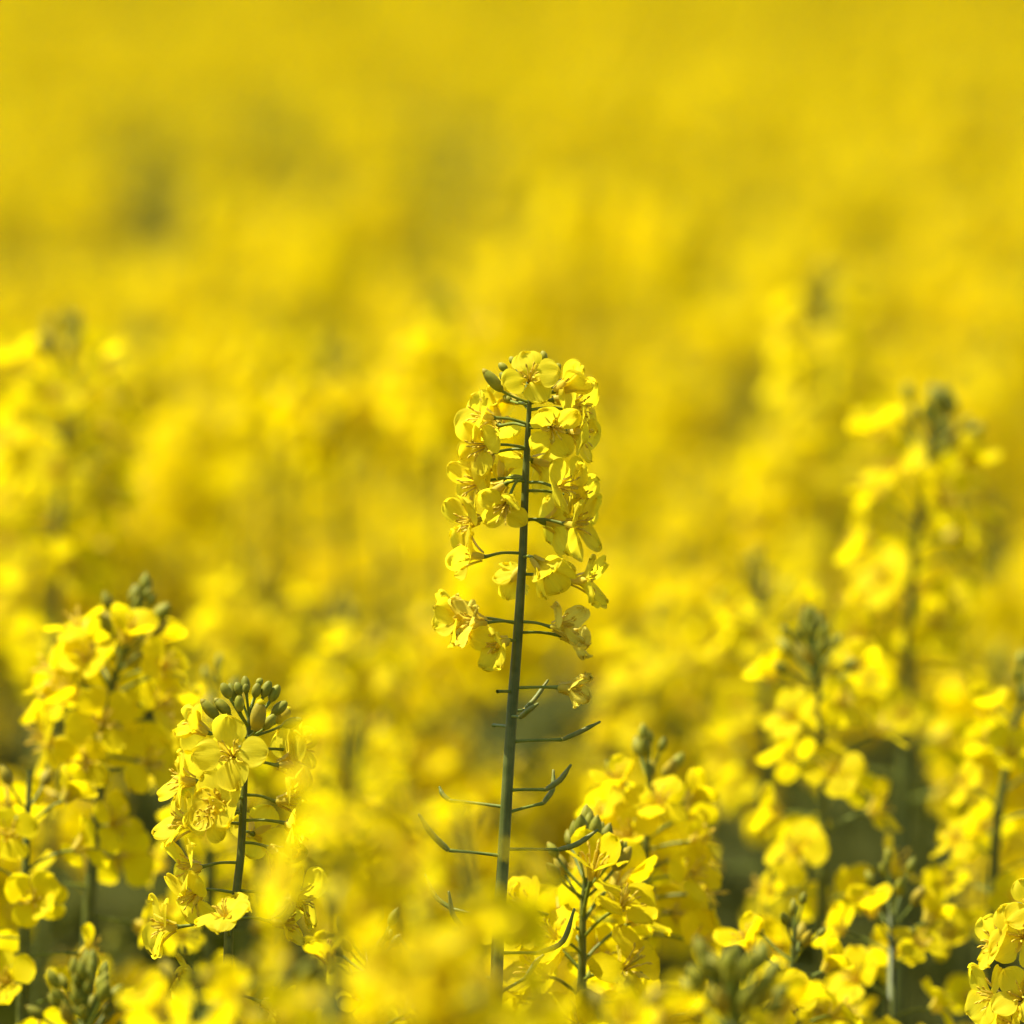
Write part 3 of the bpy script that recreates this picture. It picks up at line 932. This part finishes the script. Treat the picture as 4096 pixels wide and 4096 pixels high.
# ------------------------------------------------------------------ the field behind: eight grown plants, copied
def field_proto(seed, green=False):
    rng = random.Random(seed)
    st = MB()
    H = 1.25
    lean = Vector((rng.uniform(-0.03, 0.03), rng.uniform(-0.03, 0.03), 0))
    main = spline([(lean.x, lean.y, H), (lean.x * 0.8 + 0.004, lean.y * 0.8, H - 0.2), (0, 0, 0.4), (0, 0, 0)], 12)
    lowf = [flower_mb(rng, 'low') for _ in range(6)]
    lowb = [bud_mb(rng, seg=5) for _ in range(3)]
    lowp = [pod_mb(rng, seg=4) for _ in range(2)]
    tube(st, main, list(np.linspace(0.0010, 0.0055, 12)), 0, 5, cap=False)
    axes = [(main, rng.uniform(0.05, 0.085), rng.randint(16, 24))]
    for k in range(rng.randint(2, 3)):
        z0 = H - rng.uniform(0.28, 0.62)
        az = rng.uniform(0, 6.28)
        rr = rng.uniform(0.05, 0.11)
        top = H - rng.uniform(0.02, 0.12)
        c = np.array((math.cos(az), math.sin(az), 0))
        base = along(main, H - z0)[0]
        br = spline([base + c * rr + (0, 0, top - z0), base + c * rr * 0.8 + (0, 0, (top - z0) * 0.6), base + c * rr * 0.35 + (0, 0, (top - z0) * 0.2), base], 9)
        tube(st, br, list(np.linspace(0.0008, 0.0025, 9)), 0, 4, cap=False)
        axes.append((br, rng.uniform(0.035, 0.06), rng.randint(10, 16)))
    if green:
        axes = [(p_, l_ * 0.6, 1) for p_, l_, n_ in axes]
    racemes = []
    for path, fl, nf in axes:
        bl, bu = MB(), MB()
        for kind, s, az, el, k in raceme_layout(rng, fl, nf, rng.randint(7, 13), 5, 0.10):
            p, a = along(path, s)
            M = place_matrix(p, a, az, el, k * (1.0 if kind in ('bud', 'budy') else 1.12))
            if kind in ('bud', 'budy'):
                bu.add(rng.choice(lowb), M)
            elif kind == 'pod':
                st.add(rng.choice(lowp), M)
            else:
                bl.add(rng.choice(lowf), M)
        both = MB()
        both.add(bl)
        n5 = both.n
        b2 = MB()
        b2.add(bu)
        b2.m = [m + 5 for m in b2.m]
        both.add(b2)
        mf = [M_PETF, M_PED, M_SEP, M_ANT, M_FIL]
        racemes.append((bl.mesh('flower_head', mf), bu.mesh('bud_cluster', [M_PED, M_BUD, M_BUDY]), both.mesh('flower_head', mf + [M_PED, M_BUD, M_BUDY])))
    for k in range(16 if green else 13):
        p, a = along(main, 0.24 + 0.065 * k if not green else 0.08 + 0.05 * k)
        leaf_mb(st, p, rng.uniform(0, 6.28), rng.uniform(0.08, 0.13) if green and k < 9 else rng.uniform(0.10, 0.20), rng, 2)
    return st.mesh('stem', [M_STEM, M_POD, M_LEAF]), racemes


PROTO = [field_proto(100 + i) for i in range(8)] + [field_proto(200 + i, True) for i in range(2)]

rng = random.Random(77)


def hnoise(x, y):
    return math.sin(x * 2.3 + 1.1) * math.sin(y * 1.7 + 0.4) * 0.5 + math.sin(x * 5.1 + y * 3.3) * 0.3 + math.sin(x * 0.7 - y * 0.9 + 2) * 0.5


def top_px(x, y, top):
    """where the plant's tip shows, in 1024-pixel rows"""
    v = Vector((x, y, top)) - CAM
    d = v.dot(fwd)
    return 512 + v.dot(rgt) / d / K * 1024, 512 - v.dot(upv) / d / K * 1024, d


inside, outside = [], []
y = 0.35
while y < 95:
    step = 0.19 if y < 3.1 else 0.165 if y < 4.2 else (0.15 if y < 7 else (0.175 if y < 20 else 0.24))
    half = 0.105 * y + 0.9
    x = -half
    while x < half:
        px_, py_ = x + rng.uniform(-0.5, 0.5) * step, y + rng.uniform(-0.5, 0.5) * step
        x += step
        drop = 0.295 + 0.065 * hnoise(px_, py_) + max(-0.1, rng.gauss(0, 0.055))
        # thin green patches that have not flowered yet
        kk = rng.randint(0, 7)
        sl_ = px_ / py_
        patch = False
        for c_, r_, cy_, ry_ in ((-0.0570, 0.0095, 11.2, 2.9), (-0.034, 0.0085, 11.4, 2.9), (-0.0067, 0.0095, 10.4, 2.7), (-0.085, 0.006, 11.0, 2.0), (0.030, 0.004, 9.0, 1.5)):
            q = math.hypot((sl_ - c_) / r_, (py_ - cy_) / ry_)
            if rng.random() < 1.5 - q:
                patch = True
            if abs(sl_ - c_) < r_ and 4.5 < py_ < cy_:
                drop = max(drop, 0.28)
        if patch:
            kk = rng.randint(8, 9)
            drop = 0.31 + rng.uniform(-0.03, 0.03)
        gz = 0.032 * max(0, py_ - 22)
        top = CAM.z - drop
        u, v, d = top_px(px_, py_, top + gz)
        infr = -40 < u < 1064
        if d < 2.45:
            if d > 0.5 and v < 1040 and -330 < u < 1354:
                continue
            if d < 0.45 and abs(px_) < 0.3:
                continue
        elif d < 2.8 and 380 < u < 660:
            # nothing of the row behind rises up close behind the tall stem
            top = min(top, CAM.z - 0.33)
        M = (px_, py_, top / 1.25, rng.uniform(0, 6.28), kk, gz)
        (inside if (infr and d >= 2.45) else outside).append((d, M))
    y += step
inside.sort(key=lambda t: t[0])
indiv, rest = inside[:258], outside + inside[258:]
used = []
seen_k = set()
for i, (d, (px_, py_, s, rz, k, gz)) in enumerate(indiv):
    u, v, _ = top_px(px_, py_, s * 1.25)
    row = ['in the farthest rows', 'in the far rows', 'in the middle rows', 'in the near rows', 'low in front'][sum(v > t for t in (330, 450, 570, 780))]
    cols = ('at the left edge', 'above the wide drooping head', 'above the sharp budding plant', 'a little left of the tall stem',
            'behind the tall stem', 'right of the tall stem', 'above the slender plant', 'at the right edge')
    colm = cols[min(7, max(0, int(u / 128)))]
    if v > 570:
        colm = colm.replace('above', 'beside')
    blur = 'slightly blurred' if v > 780 else ('blurred' if v > 560 else 'strongly blurred')
    kind_ = 'yellow flowering' if k < 8 else 'green budding'
    root = thing('rapeseed_plant', (px_, py_, gz), f'{blur} {kind_} plant {row}, {colm}', 'rapeseed plant', f'{blur} {kind_} plants {row}, {colm}')
    root.scale = (s * 1.02, s * 1.02, s)
    root.rotation_euler = (0, 0, rz)
    st, rac = PROTO[k]
    ch = [link('stem', st, root)]
    for bl, bu, both in rac:
        if i < 70:
            h = link('flower_head', bl, root)
            b_ = link('bud_cluster', bu, h)
        else:
            h = link('flower_head', both, root)
        ch.append(h)
    if i >= 70 and k not in seen_k:
        seen_k.add(k)
        used.append((k, ch))
used.sort(key=lambda q: q[0])
ks = [q[0] for q in used]
rest = [(d, (m[0], m[1], m[2], m[3], ks.index(m[4]) if m[4] in ks else 0, m[5])) for d, m in rest]

# the uncountable rest: one object of instanced plants
pts = np.array([(m[0], m[1], m[5]) for _, m in rest], np.float32)
me = bpy.data.meshes.new('rapeseed_field')
me.vertices.add(len(pts))
me.vertices.foreach_set('co', pts.ravel())
for nm, idx, ty in (('scl', 2, 'FLOAT'), ('rz', 3, 'FLOAT'), ('pick', 4, 'INT')):
    at = me.attributes.new(nm, ty, 'POINT')
    at.data.foreach_set('value', np.array([m[idx] for _, m in rest], np.float32 if ty == 'FLOAT' else np.int32))
me.update()
fo = link('rapeseed_field', me)
fo['kind'] = 'stuff'
fo['label'] = 'endless blurred mass of yellow rapeseed flowers reaching the top of the picture'
fo['category'] = 'rapeseed field'
ng = bpy.data.node_groups.new('grow_field', 'GeometryNodeTree')
ng.interface.new_socket('Geometry', in_out='INPUT', socket_type='NodeSocketGeometry')
ng.interface.new_socket('Geometry', in_out='OUTPUT', socket_type='NodeSocketGeometry')
N, L = ng.nodes.new, ng.links.new
gi, go = N('NodeGroupInput'), N('NodeGroupOutput')
iop = N('GeometryNodeInstanceOnPoints')
m2p = N('GeometryNodeMeshToPoints')
L(gi.outputs[0], m2p.inputs['Mesh'])
L(m2p.outputs[0], iop.inputs['Points'])
top_join = N('GeometryNodeJoinGeometry')
for k, ch in reversed(used):
    j = N('GeometryNodeJoinGeometry')
    for o in ch:
        oi = N('GeometryNodeObjectInfo')
        oi.inputs['Object'].default_value = o
        oi.transform_space = 'ORIGINAL'
        L(oi.outputs['Geometry'], j.inputs[0])
    g2 = N('GeometryNodeGeometryToInstance')
    L(j.outputs[0], g2.inputs[0])
    L(g2.outputs[0], top_join.inputs[0])
L(top_join.outputs[0], iop.inputs['Instance'])
iop.inputs['Pick Instance'].default_value = True


def attr(nm, ty):
    a = N('GeometryNodeInputNamedAttribute')
    a.data_type = ty
    a.inputs['Name'].default_value = nm
    return a.outputs['Attribute']


L(attr('pick', 'INT'), iop.inputs['Instance Index'])
cx = N('ShaderNodeCombineXYZ')
L(attr('rz', 'FLOAT'), cx.inputs['Z'])
L(cx.outputs[0], iop.inputs['Rotation'])
L(attr('scl', 'FLOAT'), iop.inputs['Scale'])
L(iop.outputs[0], go.inputs[0])
md = fo.modifiers.new('grow', 'NODES')
md.node_group = ng
print('plants in stuff', len(rest), 'protos used', len(used), 'objects', len(bpy.data.objects))
